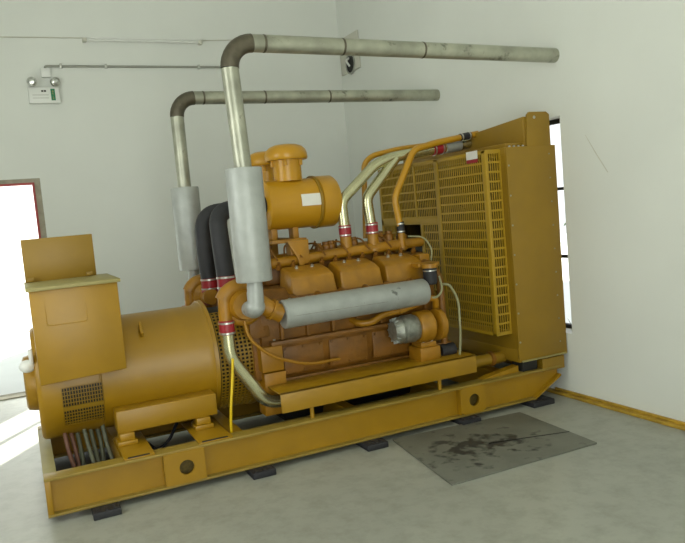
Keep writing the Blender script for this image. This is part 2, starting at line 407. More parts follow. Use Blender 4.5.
for x0, x1 in ((.64, .885), (2.755, 2.97)):
    for sgn in (1, -1):
        f = MB(); y_ = 4.132 if sgn > 0 else 5.352
        cx, cz, r = (x0+x1)/2+.01, .15, .045; n = 24
        # plate with a round hole: ring of quads between rectangle and circle
        for yq in (y_, y_+.016): pass
        def rp(a):
            c_, s2 = math.cos(a), math.sin(a); hx, hz = (x1-x0)/2, .098
            k = 1/max(abs(c_)/hx, abs(s2)/hz); return ((x0+x1)/2 + c_*k, .153 + s2*k)
        L = []
        for k in range(n):
            a = 2*PI*(k+.5)/n; o_ = rp(a)
            L.append([f.bm.verts.new(q) for q in ((o_[0], y_, o_[1]), (cx+r*math.cos(a), y_, cz+r*math.sin(a)), (cx+r*math.cos(a), y_+.016, cz+r*math.sin(a)), (o_[0], y_+.016, o_[1]))])
        for k in range(n):
            p, q = L[k], L[(k+1)%n]
            for i in range(4): f.bm.faces.new((p[i], p[(i+1)%4], q[(i+1)%4], q[i]))
        f.box(x0, x0+.014, min(y_+.016, 4.184 if sgn>0 else 5.31), max(y_, 4.185 if sgn>0 else 5.32), .056, .245)
        f.box(x1-.014, x1, min(y_+.016, 4.184 if sgn>0 else 5.31), max(y_, 4.185 if sgn>0 else 5.32), .056, .245)
        f.build('lifting_plate', M['yellow'], skid)
    MB().cyl((cx, 4.178, cz), (cx, 4.184, cz), .06, seg=24).build('hole_shade', M['core'], skid)  # dark disc stands in for the shaded inside of the hole
for x0, x1 in ((.425, .60), (.865, 1.075)):
    pp = MB().box(x0, x1, 4.15, 4.66, .262, .272, .002).build('mounting_plate', M['yellow'], skid)
    MB().box(x0+.02, x1-.03, 4.152, 4.172, .272, .2745).build('slot_shade', M['dark'], skid)  # dark strip painted as the slot's shade, no recess is cut
MB().prism([(3.0, .262), (3.34, .262), (3.34, .31), (3.08, .275)], 1, 4.2, 4.27).build('gusset', M['yellow'], skid)

# ---- alternator
ZA, RA = .658, .366
a_ = MB().lathe((.012, YC, ZA), (1, 0, 0), [(0, .30), (0, .345), (.012, .36), (.03, RA), (.36, RA), (.365, RA-.006), (.37, RA-.006), (.375, RA), (1.06, RA), (1.095, RA+.02)], 64)
alt = a_.build('alternator', M['yellow'], G)
MB().lathe((-.052, YC-.05, ZA+.02), (1, 0, 0), [(0, .15), (.01, .17), (.05, .18), (.07, .18)], 40).build('bearing_cover', M['yellow'], alt)
tag(MB().ball((-.022, 4.62, .825), .045, 12, (1.1, 1, .9)).box(-.01, .015, 4.58, 4.62, .84, .93, .01).build('blob', M['white'], alt), 'small white blob on the end cover')  # rounded white lump with an upright tab
# lower side grille following the drum
def cylmap(r): return lambda u, v, w_: V((u, YC - (r+w_)*math.cos(v), ZA + (r+w_)*math.sin(v)))
g_ = MB().perf(cylmap(RA+.003), .145, .385, -.70, .04, 15, 11, .66, .84, .006, lambda i, j: j == 5)
gr = g_.build('ventilation_grille', M['yellow_dull'], alt)
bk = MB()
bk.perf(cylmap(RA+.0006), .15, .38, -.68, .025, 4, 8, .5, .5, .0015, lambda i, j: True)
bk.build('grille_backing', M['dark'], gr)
f = MB().hexa([(.655,4.61,.90),(.675,4.61,.90),(.675,4.67,.96),(.655,4.67,.96),(.655,4.57,.93),(.675,4.57,.93),(.675,4.63,1.0),(.655,4.63,1.0)], .004).build('lifting_lug', M['yellow'], alt)
for yb in (1, -1):
    f = MB(); A = (4.44, 4.62) if yb > 0 else (mir(4.62), mir(4.44))
    f.box(.435, 1.065, *A, .345, .485, .006)
    ft = f.build('mounting_rail', M['yellow'], alt)
    for x in (.47, .95):
        MB().box(x-.045, x+.075, A[0]-.03, A[1]-.06, .272, .30, .005).box(x-.03, x+.06, A[0]-.02, A[1]-.06, .30, .346, .006).build('foot_pad', M['yellow'], ft)

# ---- terminal box
tb = MB().hexa([(.035,4.385,.735),(.525,4.385,.755),(.525,4.96,.755),(.035,4.96,.735),(.035,4.375,1.295),(.525,4.375,1.295),(.525,4.96,1.295),(.035,4.96,1.295)], .006).build('terminal_box', M['yellow'], G)
tag(MB().box(.018, .542, 4.35, 5.0, 1.290, 1.312, .004).build('box_lid', M['lid'], tb), 'dusty pale green-grey lid')
# embossed square outline on the front
em = MB()
def ebar(a, b_): em.rings([(a[0], 4.3785, a[1]), (b_[0], 4.3785, b_[1])], [.0022, .0022], 6)
q = fillet([(.22, 4.379, 1.255), (.335, 4.379, 1.255), (.335, 4.379, 1.08), (.11, 4.379, 1.08), (.11, 4.379, 1.255), (.22, 4.379, 1.255)], .02, 4)
em.rings(q, [.0028]*len(q), 6)
em.build('cover_outline', M['yellow'], tb)
MB().box(.028, .465, 4.93, 4.955, 1.31, 1.59, .003).build('upright_panel', M['yellow_dull'], tb)
for x in (.06, .42): MB().box(x-.02, x+.02, 4.90, 4.935, 1.316, 1.34, .002).build('panel_bracket', M['yellow_dull'], tb)

# ---- flywheel housing between alternator and engine
fh = MB().lathe((1.06, YC, ZA), (1, 0, 0), [(0.045, .38), (0.045, .392), (.07, .398), (.075, .36), (.045, .33), (.31, .33), (.315, .40), (.36, .40)], 64).build('flywheel_housing', M['yellow'], G)
pg = MB().perf(lambda u, v, w_: V((u, YC - (.395+w_)*math.cos(v), ZA + (.395+w_)*math.sin(v))), 1.135, 1.39, -1.1, .95, 9, 30, .62, .6, .005)
pg.build('perforated_guard', M['yellow_dull'], fh)
MB().lathe((1.10, YC, ZA), (1, 0, 0), [(0, .31), (.01, .334), (.26, .334), (.27, .31)], 48).build('flywheel', M['dark'], fh)
# ---- engine block
sec = [(4.62,.36),(5.18,.36),(5.30,.50),(5.36,.78),(5.40,.98),(5.22,1.10),(4.58,1.10),(4.40,.98),(4.44,.78),(4.50,.50)]
eb = MB().prism(sec, 0, 1.41, 2.76, .012).build('engine_block', M['block'], G)
e2 = MB()
for yb in (1, -1):
    def Yb(a): return a if yb > 0 else mir(a)
    A = sorted((Yb(4.385), Yb(4.50)))
    e2.box(1.46, 2.74, *A, .735, .765, .006)
    e2.box(1.5, 2.72, *sorted((Yb(4.40), Yb(4.52))), .985, 1.04, .006)
e2.box(1.46, 2.74, 4.47, 5.33, .46, .485, .005)
e2.build('block_ledge', M['block'], eb)
for yb in (1, -1):
    for k in range(3):
        x0 = 1.56 + k*.345
        y0 = 4.452; pl = MB(); A = sorted(((y0, y0+.05) if yb > 0 else (mir(y0+.05), mir(y0))))
        pl.box(x0, x0+.30, *A, .515, .705, .008)
        for dx in (.02, .15, .28):
            for z in (.53, .69): hexbolt(pl, (x0+dx, A[0] if yb > 0 else A[1], z), (0, -yb, 0), .009, .01)
        pl.build('inspection_cover', M['block'], eb)
# ribs and water gallery along the side
for k in range(7):
    x = 1.55 + k*.19; MB().box(x-.012, x+.012, 4.395, 4.5, .77, .98, .004).build('side_rib', M['block'], eb)
gc = MB().prism([(4.66,.42),(5.14,.42),(5.24,.75),(5.22,1.08),(5.10,1.22),(4.70,1.22),(4.58,1.08),(4.56,.75)], 0, 2.76, 2.88, .012).build('gear_case', M['block'], G)
MB().lathe((2.88, YC, .62), (1, 0, 0), [(0, .06), (.02, .15), (.05, .15), (.06, .13), (.07, .15), (.10, .15)], 32).build('crank_pulley', M['dark'], gc)
MB().lathe((2.88, YC, 1.12), (1, 0, 0), [(0, .05), (.02, .11), (.05, .11), (.06, .05), (.14, .05)], 28).build('fan_hub', M['dark'], gc)
bh = MB().box(1.36, 1.46, 4.48, 5.32, .5, 1.13, .01).build('rear_plate', M['block'], eb)
# cylinder heads + valve covers
for yb in (1, -1):
    def Yb(a): return a if yb > 0 else mir(a)
    for k, (x0, x1) in enumerate(((1.66, 2.0), (2.035, 2.37), (2.40, 2.73))):
        hd = MB().prism([(Yb(q[0]), q[1]) for q in ((4.43,1.00),(4.72,1.00),(4.72,1.09),(4.43,1.05))], 0, x0-.01, x1+.01, .006).build('cylinder_head', M['block'], G)
        vc = MB().prism([(Yb(q[0]), q[1]) for q in ((4.43,1.035),(4.70,1.06),(4.70,1.215),(4.655,1.235),(4.525,1.205),(4.46,1.17))], 0, x0, x1, .0)
        for v in vc.bm.verts:
            if v.co.z > 1.14: v.co.x = (x0+x1)/2 + (v.co.x-(x0+x1)/2)*(.96 if v.co.z < 1.19 else .88)
        bmesh.ops.bevel(vc.bm, geom=list(vc.bm.edges), offset=.014, segments=3, profile=.5, affect='EDGES', clamp_overlap=True)
        vc = vc.build('valve_cover', M['orange'], G)
        for x in (x0+.11, x1-.11):
            MB().lathe((x, Yb(4.60), 1.217), (0, -.28*yb, 1), [(0, .016), (.008, .016), (.008, .010), (.022, .010)], 12).build('cover_nut', M['clamp'], vc)
# exhaust manifolds
for yb in (1, -1):
    def Yb(a): return a if yb > 0 else mir(a)
    mn = MB().lathe((1.515, Yb(4.27), .958), (1, 0, .012), [(.0, .05), (.0, .088), (.008, .095), (1.08, .093), (1.09, .086), (1.09, .05)], 36).build('exhaust_manifold', M['lag'], G)
    if yb > 0:
        sm = MB().box(1.56, 2.25, 4.1755, 4.185, .950, .953).build('lagging_seam', M['grey'], mn)
    st = MB()
    for k in range(6):
        x = 1.66 + k*.185
        st.cyl((x, Yb(4.30), 1.0), (x, Yb(4.45), 1.03), .035, seg=14)
    st.build('manifold_stubs', M['block'], mn)
    nb = MB()
    for k in range(9):
        x = 1.62+k*.128; hexbolt(nb, (x, Yb(4.40), 1.012), (0, -yb*.4, 1), .012, .03)
    nb.build('manifold_nuts', M['grey'], mn)

# turbochargers
def turbo(yb):
    def Yb(a): return a if yb > 0 else mir(a)
    cx, cy, cz = 1.275 if yb > 0 else 1.30, Yb(4.36), 1.05 if yb > 0 else 1.03
    pts, rad = [], []
    for k in range(29):
        a = -PI*.95 + 2*PI*.92*k/28; R = .095 + .028*k/28
        pts.append((cx - R*math.cos(a)*-1, cy+.0, cz + R*math.sin(a))); rad.append(.035 + .022*k/28)
    tv = MB().rings(pts, rad, 16)
    tb_ = tv.build('turbocharger', M['orange'], G)
    MB().lathe((cx, Yb(4.25), cz), (0, yb, 0), [(0, .06), (.0, .085), (.03, .088), (.07, .1), (.16, .1), (.2, .06), (.32, .06)], 32).build('turbine_core', M['orange'], tb_)
    # outlet neck down to the left and its red coupling
    MB().pipe([(cx-.11, Yb(4.35), cz+.06), (cx-.115, Yb(4.35), cz-.02), (cx-.115, Yb(4.35), .955)], .045, .05, 18).build('compressor_outlet', M['orange'], tb_)
    MB().rings([(cx+.03, Yb(4.30), cz+.04), (cx+.11, Yb(4.285), cz-.01), (cx+.17, Yb(4.275), cz-.05), (cx+.235, Yb(4.27), cz-.083)], [.06, .062, .056, .062], 18).build('turbine_inlet', M['orange'], tb_)
    MB().lathe((cx+.165, Yb(4.275), cz-.045), (.06, 0, -.035), [(0, .07), (.02, .07)], 18).build('inlet_flange', M['orange'], tb_)
    # stand under the turbo
    MB().box(1.33, 1.47, *sorted((Yb(4.42), Yb(4.60))), .80, 1.0, .01).build('turbo_bracket', M['block'], tb_)
    ct = MB().pipe([(1.16, Yb(4.35), .965), (1.16, Yb(4.35), .725), (1.37, Yb(4.35), .385), (1.54, Yb(4.35), .365)], .042, .07, 20).build('charge_pipe', M['chrome'], G)
    cp = MB().lathe((1.16, Yb(4.35), .872), (0, 0, 1), [(0, .044), (.003, .05), (.09, .05), (.093, .044)], 24).build('hose_coupling', M['red'], ct)
    for z in (.882, .948): MB().lathe((1.16, Yb(4.35), z-.006), (0, 0, 1), [(0, .05), (.001, .054), (.012, .054), (.013, .05)], 24).build('clamp', M['clamp'], cp)
turbo(1); turbo(-1)

# intake hoses (black arches) with red elbows
def hose(y, x, zc, ytop, lab, r=.061):
    pts = fillet([(x, y, zc), (x-.015, y, zc+.30), (x+.005, (y+ytop)/2, 1.67), (x+.42, ytop, 1.69)], .19, 10)
    h = MB().rings(pts, [r]*len(pts), 24).build('intake_hose', M['black'], G)
    e = MB().rings(fillet([(x, y, zc+.07), (x, y, zc-.06), (x-.02, y+.12*(1 if y > YC else -1), zc-.10)], .08, 7), [r*1.06]*8+[r*1.02]*1+[r]*1, 22).build('red_elbow', M['red'], h)
    for z in (zc-.01, zc+.06): MB().lathe((x, y, z-.006), (0, 0, 1), [(0, r*1.07), (.001, r*1.13), (.012, r*1.13), (.013, r*1.07)], 24).build('clamp', M['clamp'], e)
hose(4.66, 1.275, 1.155, 4.86, '')
hose(5.30, 1.315, 1.10, 5.36, '')

# air cleaners
def cleaner(y, plate):
    a = MB().lathe((1.665, y, 1.68), (1, 0, 0), [(0, .08), (.0, .165), (.012, .182), (.39, .184), (.395, .189), (.41, .189), (.415, .184), (.42, .195), (.545, .195), (.565, .18), (.568, .1)], 48).build('air_cleaner', M['cleaner'], G)
    n_ = MB().lathe((1.885, y, 1.85), (0, 0, 1), [(0, .105), (.19, .105)], 36).build('intake_neck', M['cleaner'], a)
    MB().lathe((1.885, y, 2.005), (0, 0, 1), [(0, .12), (.0, .152), (.012, .160), (.045, .158), (.075, .146), (.098, .122), (.112, .085), (.117, .03)], 40).build('rain_cap', M['cleaner'], n_)
    for k in range(5):
        cl = MB()
        a_2 = 2*PI*k/5+.5; cl.box(1.885+.11*math.cos(a_2)-.012, 1.885+.11*math.cos(a_2)+.012, y+.11*math.sin(a_2)-.012, y+.11*math.sin(a_2)+.012, 1.96, 2.01, .003)
        cl.build('cap_clip', M['cleaner'], n_)
    MB().lathe((2.055, y, 1.68), (1, 0, 0), [(0, .19), (.002, .2), (.018, .2), (.02, .19)], 48).build('strap', M['yellow_dull'], a)
    if plate:
        f = lambda u, v, w_: V((u, y - (.187+w_)*math.cos(v), 1.68 + (.187+w_)*math.sin(v)))
        tag(MB().perf(f, 1.905, 2.065, -.13, .33, 1, 8, .5, .5, .003, lambda i, j: True).build('nameplate', M['label'], a), 'plain white rectangular nameplate')
    for x in (1.72, 1.89): MB().box(x-.022, x+.022, y-.05, y+.05, 1.42, 1.52, .004).build('support_foot', M['orange'], a)
cleaner(4.90, True); cleaner(5.36, False)
# bracket carrying the cleaners
MB().prism([(1.66,1.425),(1.93,1.425),(1.93,1.40),(1.66,1.40)], 1, 4.75, 5.45, .003).prism([(1.74,1.415),(1.905,1.415),(1.90,1.25),(1.825,1.23),(1.81,1.29)], 1, 4.66, 4.675, .003).box(1.80,1.90,4.67,4.80,1.39,1.415).box(1.80, 1.90, 4.76, 4.86, 1.18, 1.40, .004).box(1.80, 1.90, 5.30, 5.40, 1.2, 1.41, .004).build('cleaner_bracket', M['orange'], G)

# coolant rails along the top, and valley clutter
for y in (4.74, 5.06):
    rl = MB().rings([(1.50, y, 1.255), (2.2, y, 1.285), (2.66, y, 1.295), (2.90, y, 1.30)], [.038, .040, .042, .036], 20).build('coolant_rail', M['orange'], G)
    for k in range(12):
        bl = MB(); x = 1.56+k*.112; bl.lathe((x, y-.035, 1.22), (0, -.5, 1), [(0, .02), (.03, .02), (.03, .012), (.055, .012)], 8)
        bl.build('rail_union', M['block'], rl)
vy = MB().box(1.6, 2.6, 4.80, 5.0, 1.10, 1.26, .02)
vy.build('injection_pump', M['block'], G)
fl = MB()
for k in range(12):
    x = 1.62+k*.088; s2 = 1 if k % 2 else -1; x2 = 1.65 + k*.092
    fl.pipe([(x, 4.9, 1.26), (x, 4.9+.02*s2, 1.36+.012*(k % 3)), (x2, 4.9+.12*s2, 1.375), (x2, 4.9+.26*s2, 1.29)], .007, .04, 8, steps=4)
fl.build('fuel_lines', M['block'], G)
for (x, y, z, r) in ((2.05, 4.82, 1.36, .03), (2.16, 4.84, 1.37, .035), (2.34, 4.82, 1.38, .035), (2.58, 4.85, 1.40, .05), (2.64, 4.80, 1.40, .04), (2.78, 4.84, 1.38, .045), (2.12, 4.85, 1.365, .04), (1.95, 4.86, 1.35, .035), (1.60, 4.84, 1.34, .03)):
    lm = MB(); lm.lathe((x, y, z-.08), (0, 0, 1), [(0, r), (.06, r), (.07, r*.7), (.09, r*.7)], 12)
    lm.build('top_fitting', M['block'], G)

# coolant pipes rising to the header tank
def cpipe(pts, r, m, base_r, coup, cz, endc=None, name='coolant_pipe', base=True):
    p = MB().pipe(pts, r, .055, 22).build(name, m, G)
    x, y, z = pts[0]
    cm = M['red'] if coup == 'red' else M['black']
    c_ = MB().lathe((x, y, cz), (0, 0, 1), [(0, r*1.02), (.003, r*1.15), (.085, r*1.15), (.088, r*1.02)], 22).build('hose_coupling', cm, p)
    for zz in (cz+.012, cz+.072): MB().lathe((x, y, zz-.005), (0, 0, 1), [(0, r*1.15), (.001, r*1.24), (.010, r*1.24), (.011, r*1.15)], 22).build('clamp', M['clamp'], c_)
    if base: MB().lathe((x, y, cz-.13), (0, 0, 1), [(0, r*1.45), (.02, r*1.45), (.022, r*1.1), (.14, r*1.05)], 20).build('outlet_stub', M['orange'], p)
    if endc:
        P = fillet(pts, .12); a, b_ = V(pts[-2]), V(pts[-1]); d_ = (b_-a).normalized(); q = b_ - d_*endc
        ec = MB().lathe(q, d_, [(0, r*1.02), (.003, r*1.15), (.11, r*1.15), (.113, r*1.02)], 22).build('hose_coupling', cm, p)
        for zz in (.01, .09): MB().lathe(q+d_*zz, d_, [(0, r*1.15), (.001, r*1.24), (.012, r*1.24), (.013, r*1.15)], 22).build('clamp', M['clamp'], ec)
cpipe([(2.25, 4.76, 1.40), (2.24, 4.76, 1.67), (2.543, 4.76, 1.92), (2.69, 4.77, 1.972), (3.10, 4.81, 2.02), (3.52, 4.85, 2.065)], .041, M['chrome'], 0, 'red', 1.40, .42)
cpipe([(2.475, 4.75, 1.40), (2.45, 4.75, 1.68), (2.74, 4.77, 1.965)], .041, M['chrome'], 0, 'red', 1.40)
cpipe([(2.71, 4.72, 1.41), (2.675, 4.72, 1.66), (2.88, 4.72, 2.02), (3.10, 4.75, 2.068), (3.54, 4.78, 2.13)], .026, M['cleaner'], 0, 'black', 1.385, .19)
MB().pipe([(2.54, 5.0, 1.36), (2.58, 5.0, 1.955), (2.66, 5.0, 2.015), (2.90, 4.98, 2.055), (3.52, 4.96, 2.10)], .022, .05, 16).build('bypass_pipe', M['cleaner'], G)
# grey end sleeve of pipe A
MB().lathe((3.235, 4.823, 2.034), (.42, .04, .045), [(0, .040), (.004, .047), (.16, .047), (.165, .040)], 20).build('tank_sleeve', M['lag'], G)

# ---- radiator
YR0, YR1 = 4.14, 5.95
rd = MB()
rd.box(3.31, 3.776, YR0, YR0+.02, .345, 1.955, .004)            # near side sheet
rd.box(3.31, 3.776, YR1-.02, YR1, .345, 1.955, .004)
rd.box(3.31, 3.776, YR0+.02, YR1-.02, .345, .44, .004)
rd.box(3.31, 3.776, YR0+.02, YR1-.02, 1.90, 1.955, .004)
rd.box(3.31, 3.33, YR0+.02, YR0+.12, .44, 1.90); rd.box(3.31, 3.33, YR1-.12, YR1-.02, .44, 1.90); rd.box(3.31, 3.33, YR0+.12, YR1-.12, .44, .58)
rad = rd.build('radiator', M['yellow_dull'], G)
MB().box(3.45, 3.60, YR0+.02, YR1-.02, .44, 1.90).build('cooling_core', M['core'], rad)
bo = MB()
for k in range(9): hexbolt(bo, (3.35+.042*k, YR0+.01, 1.955), (0, 0, 1), .009, .010)
for k in range(7): hexbolt(bo, (3.325, YR0, .5+.22*k), (0, -1, 0), .007, .005)
for k in range(9): hexbolt(bo, (3.71, YR0, .45+.18*k), (0, -1, 0), .006, .004)
bo.build('side_bolts', M['grey'], rad)
MB().box(3.33, 3.76, YR0-.012, YR0+.0, .347, .358).build('bottom_lip', M['lid'], rad)
# header tank: top falls away to the far side
ht = MB().hexa([(3.50, YR0+.02, 1.955), (3.74, YR0+.02, 1.955), (3.74, YR1, 1.955), (3.50, YR1, 1.955), (3.50, YR0+.02, 2.175), (3.74, YR0+.02, 2.175), (3.74, YR1, 2.06), (3.50, YR1, 2.06)], .008).build('header_tank', M['yellow_dull'], rad)
lg = MB().prism([(3.505, 1.95), (3.735, 1.95), (3.735, 2.185), (3.705, 2.205), (3.545, 2.205), (3.525, 2.185)], 1, YR0, YR0+.018, .002).build('lifting_lug', M['yellow_dull'], rad)
MB().cyl((3.59, YR0-.001, 2.165), (3.59, YR0+.0, 2.165), .012, seg=12).build('bolt_hole', M['clamp'], lg)
MB().box(3.33, 3.51, 4.17, 5.85, 1.955, 1.985, .004).build('tank_shelf', M['yellow_dull'], rad)
MB().box(3.53, 3.745, YR0+.005, YR0+.03, .235, .335, .003).box(3.53, 3.72, YR1-.03, YR1, .235, .335, .003).box(3.53, 3.56, YR0+.03, YR1-.03, .235, .345).build('base_channel', M['yellow_dull'], rad)
MB().box(3.36, 3.50, 5.45, 5.6, .262, .345, .004).build('dark_block', M['dark'], rad)  # plain dark blocks filling the black gap under the radiator
MB().box(3.36, 3.50, YR0+.03, 4.30, .262, .345, .004).build('dark_block', M['dark'], rad)
MB().lathe((3.0, 4.36, .36), (1, 0, 0), [(0, .045), (.32, .045)], 20).build('lower_coolant_pipe', M['yellow_dull'], rad)
MB().lathe((3.19, 4.36, .36), (1, 0, 0), [(0, .05), (.005, .058), (.03, .058), (.035, .05)], 20).build('pipe_flange', M['block'], rad)

# ---- fan guard cage in front of the radiator
XG, GY0, GY1, GZ0, GZ1 = 3.178, 4.215, 5.88, .56, 1.945
gd = MB()
gd.box(XG-.006, XG+.019, GY0-.004, GY0+.045, GZ0, GZ1, .002)            # corner post
gd.box(XG-.006, XG+.006, 4.85, 4.91, GZ0, GZ1, .002)                   # middle post
gd.box(XG-.006, XG+.006, GY1-.04, GY1, GZ0, GZ1, .002)
gd.box(XG-.006, XG+.006, 5.22, 5.25, 1.47, GZ1)
gd.box(XG-.006, XG+.006, GY0, GY1, GZ1-.02, GZ1, .002); gd.box(XG-.006, XG+.006, GY0, GY1, GZ0, GZ0+.02, .002)
gd.box(XG-.006, XG+.006, 4.91, GY1, 1.42, 1.48, .002)
gd.box(XG-.006, XG+.006, 5.14, 5.18, .58, 1.42)
gd.box(XG+.0, 3.31, GY0-.002, GY0+.008, GZ0, GZ0+.018); gd.box(XG, 3.31, GY0-.002, GY0+.008, GZ1-.018, GZ1)
gd.box(3.299, 3.31, GY0-.004, GY0+.012, GZ0, GZ1)
gd.box(XG, 3.31, GY1-.01, GY1, GZ0, GZ1)
gd.box(XG, 3.31, GY0, GY1, GZ1-.004, GZ1+.004)
NR = 19
def slots(ya, yb_, za, zb, n, m): gd.perf(lambda u, v, w_: V((XG-.002+w_, u, v)), ya, yb_, za, zb, n, m, .64, .80, .004)
slots(4.26, 4.85, GZ0+.02, GZ1-.02, 22, NR)
slots(4.91, 5.22, 1.48, GZ1-.02, 11, 6); slots(5.25, GY1-.04, 1.48, GZ1-.02, 22, 6)
slots(4.91, 5.14, GZ0+.02, 1.42, 8, 12)
slots(5.62, GY1-.04, GZ0+.02, 1.42, 8, 12)
gd.perf(lambda u, v, w_: V((u, GY0+.004-w_, v)), 3.198, 3.30, GZ0+.018, GZ1-.018, 5, NR, .62, .80, .004)
guard = gd.build('fan_guard', M['guard'], rad)
tag(MB().box(XG-.0085, XG-.0065, 4.30, 4.44, 1.895, 1.955).build('warning_label', M['label'], guard), 'small white label above a red strip')
MB().box(XG-.0085, XG-.0065, 4.30, 4.44, 1.868, 1.894).build('label_strip', M['red'], guard)
# fan
fn = MB().lathe((3.215, YC+.12, 1.22), (1, 0, 0), [(0, .09), (.04, .11), (.08, .09)], 28).build('fan_hub', M['dark'], G)
for k in range(8):
    a = 2*PI*k/8; c_, s2 = math.cos(a), math.sin(a)
    rad_v, tan_v = V((0, c_, s2)), V((0, -s2, c_)); ctr = V((3.255, YC+.12, 1.22))
    MB().obox(ctr + rad_v*.28, rad_v*.20, (tan_v*.8+V((.3,0,0))).normalized()*.06, (V((.8,0,0))-tan_v*.5).normalized()*.003, .001).build('blade', M['dark'], fn)
sd = MB().rings([(3.29, YC+.12, 1.22), (3.45, YC+.12, 1.22)], [.56, .62], 48, cap=False).build('fan_shroud', M['core'], rad)

# ---- charging alternator, filter, plumbing at the engine's front end
ca = MB().lathe((2.34, 4.31, .715), (1, 0, 0), [(0, .04), (.0, .065), (.012, .075), (.05, .098), (.06, .088), (.075, .088), (.085, .10), (.16, .102), (.175, .092), (.19, .09)], 36).build('charging_alternator', M['grey'], G)
fi = MB()
for k in range(12):
    a = 2*PI*k/12; fi.obox((2.362, 4.31+.062*math.cos(a), .715+.072*math.sin(a)), (.018,0,0), V((0, math.cos(a), math.sin(a)))*.02, V((0, -math.sin(a), math.cos(a)))*.004)
fi.build('cooling_fins', M['lag'], ca)
MB().lathe((2.53, 4.31, .715), (1, 0, 0), [(0, .09), (0, .108), (.01, .115), (.11, .115), (.12, .09), (.15, .06)], 36).build('drive_housing', M['orange'], ca)
MB().lathe((2.69, 4.31, .71), (1, 0, 0), [(0, .06), (0, .10), (.01, .115), (.05, .115), (.06, .10)], 30).build('pulley_cover', M['orange'], ca)
pd = MB().box(2.53, 2.70, 4.26, 4.44, .46, .565, .01).box(2.55, 2.68, 4.28, 4.42, .56, .60, .006).build('pedestal', M['orange'], G)
for x in (2.58, 2.65): MB().lathe((x, 4.30, .60), (0, 0, 1), [(0, .014), (.012, .014), (.012, .009), (.03, .009)], 6).build('stud', M['clamp'], pd)
MB().pipe([(2.08, 4.46, .83), (2.11, 4.36, .80), (2.19, 4.33, .80), (2.28, 4.32, .845), (2.42, 4.31, .86), (2.66, 4.31, .915), (2.72, 4.31, .90), (2.74, 4.36, .8)], .024, .03, 16).build('oil_pipe', M['orange'], G)
MB().pipe([(2.40, 4.31, .857), (2.62, 4.31, .907)], .032, .06, 16).build('pipe_sleeve', M['orange'], G)
MB().pipe([(2.80, 4.36, .50), (2.80, 4.36, 1.04), (2.80, 4.46, 1.14), (2.76, 4.56, 1.16)], .027, .06, 14).build('feed_pipe', M['block'], G)
of = MB().lathe((2.70, 4.33, 1.005), (0, 0, 1), [(0, .03), (.005, .045), (.02, .05), (.125, .05), (.13, .04)], 24).build('fuel_filter', M['black'], G)
MB().lathe((2.70, 4.33, 1.13), (0, 0, 1), [(0, .052), (.0, .06), (.03, .06), (.035, .03)], 24).box(2.62, 2.80, 4.35, 4.46, 1.135, 1.165, .006).build('filter_head', M['orange'], of)
MB().lathe((2.70, 4.33, 1.105), (0, 0, 1), [(0, .0502), (.001, .0512), (.008, .0512), (.009, .0502)], 24).build('filter_band', M['clamp'], of)
MB().pipe([(2.77, 4.30, 1.0), (2.80, 4.24, 1.0), (2.87, 4.24, .88), (2.865, 4.24, .6), (2.85, 4.26, .40)], .009, .08, 10).build('grey_hose', M['gr_wire'], G)
MB().pipe([(2.62, 4.33, .955), (2.70, 4.28, .90), (2.77, 4.28, .96), (2.77, 4.32, 1.06)], .008, .06, 10).build('wire_loop', M['gr_wire'], G)
MB().pipe([(2.70, 4.6, 1.36), (2.79, 4.52, 1.35), (2.83, 4.48, 1.25), (2.80, 4.46, 1.17)], .006, .05, 8).build('thin_wire', M['gr_wire'], G)
MB().lathe((2.74, 4.34, .50), (1, 0, 0), [(0, .03), (0, .05), (.12, .05)], 18).build('water_hose', M['black'], G)
# belt guard / front bracket
MB().box(2.70, 2.86, 4.35, 4.45, .46, .56, .01).build('front_bracket', M['block'], G)
MB().box(2.74, 2.83, 4.52, 4.66, 1.16, 1.22, .015).build('thermostat_housing', M['orange'], G)

# rear engine mount and column
em_ = MB().box(1.385, 1.54, 4.40, 4.56, .565, .735, .008).box(1.40, 1.555, 4.42, 4.56, .40, .553, .006).box(1.39, 1.55, 4.43, 4.57, .262, .40, .004)
em_ = em_.build('engine_mount', M['orange'], G)
MB().lathe((1.50, 4.44, .735), (0, 0, 1), [(0, .016), (.012, .016), (.012, .010), (.04, .010)], 6).build('mount_bolt', M['clamp'], em_)
em2 = MB().box(1.385, 1.54, mir(4.56), mir(4.40), .262, .735, .008).build('engine_mount', M['orange'], G)
# rubber fuel hose looping below the turbo
MB().pipe([(1.27, 4.32, .95), (1.285, 4.31, .83), (1.42, 4.31, .69), (1.68, 4.32, .585), (1.95, 4.40, .57)], .011, .12, 10).build('fuel_hose', M['orange'], G)

# ---- drip tray
dt = MB()
dt.box(1.415, 2.935, 4.165, 4.18, .338, .47, .003); dt.box(1.415, 2.935, 4.165, 4.52, .458, .47, .003)
dt.box(2.923, 2.935, 4.18, 4.50, .338, .46)
dtp = dt.build('side_tray', M['yellow'], G)
for x in (1.63, 2.625): MB().cyl((x, 4.195, .262), (x, 4.195, .345), .014, seg=14).build('post', M['yellow'], dtp)
# dark sump under the engine
MB().prism([(4.6,.36),(5.2,.36),(5.1,.12),(4.7,.12)], 0, 1.6, 2.7, .02).build('oil_sump', M['dark'], G)

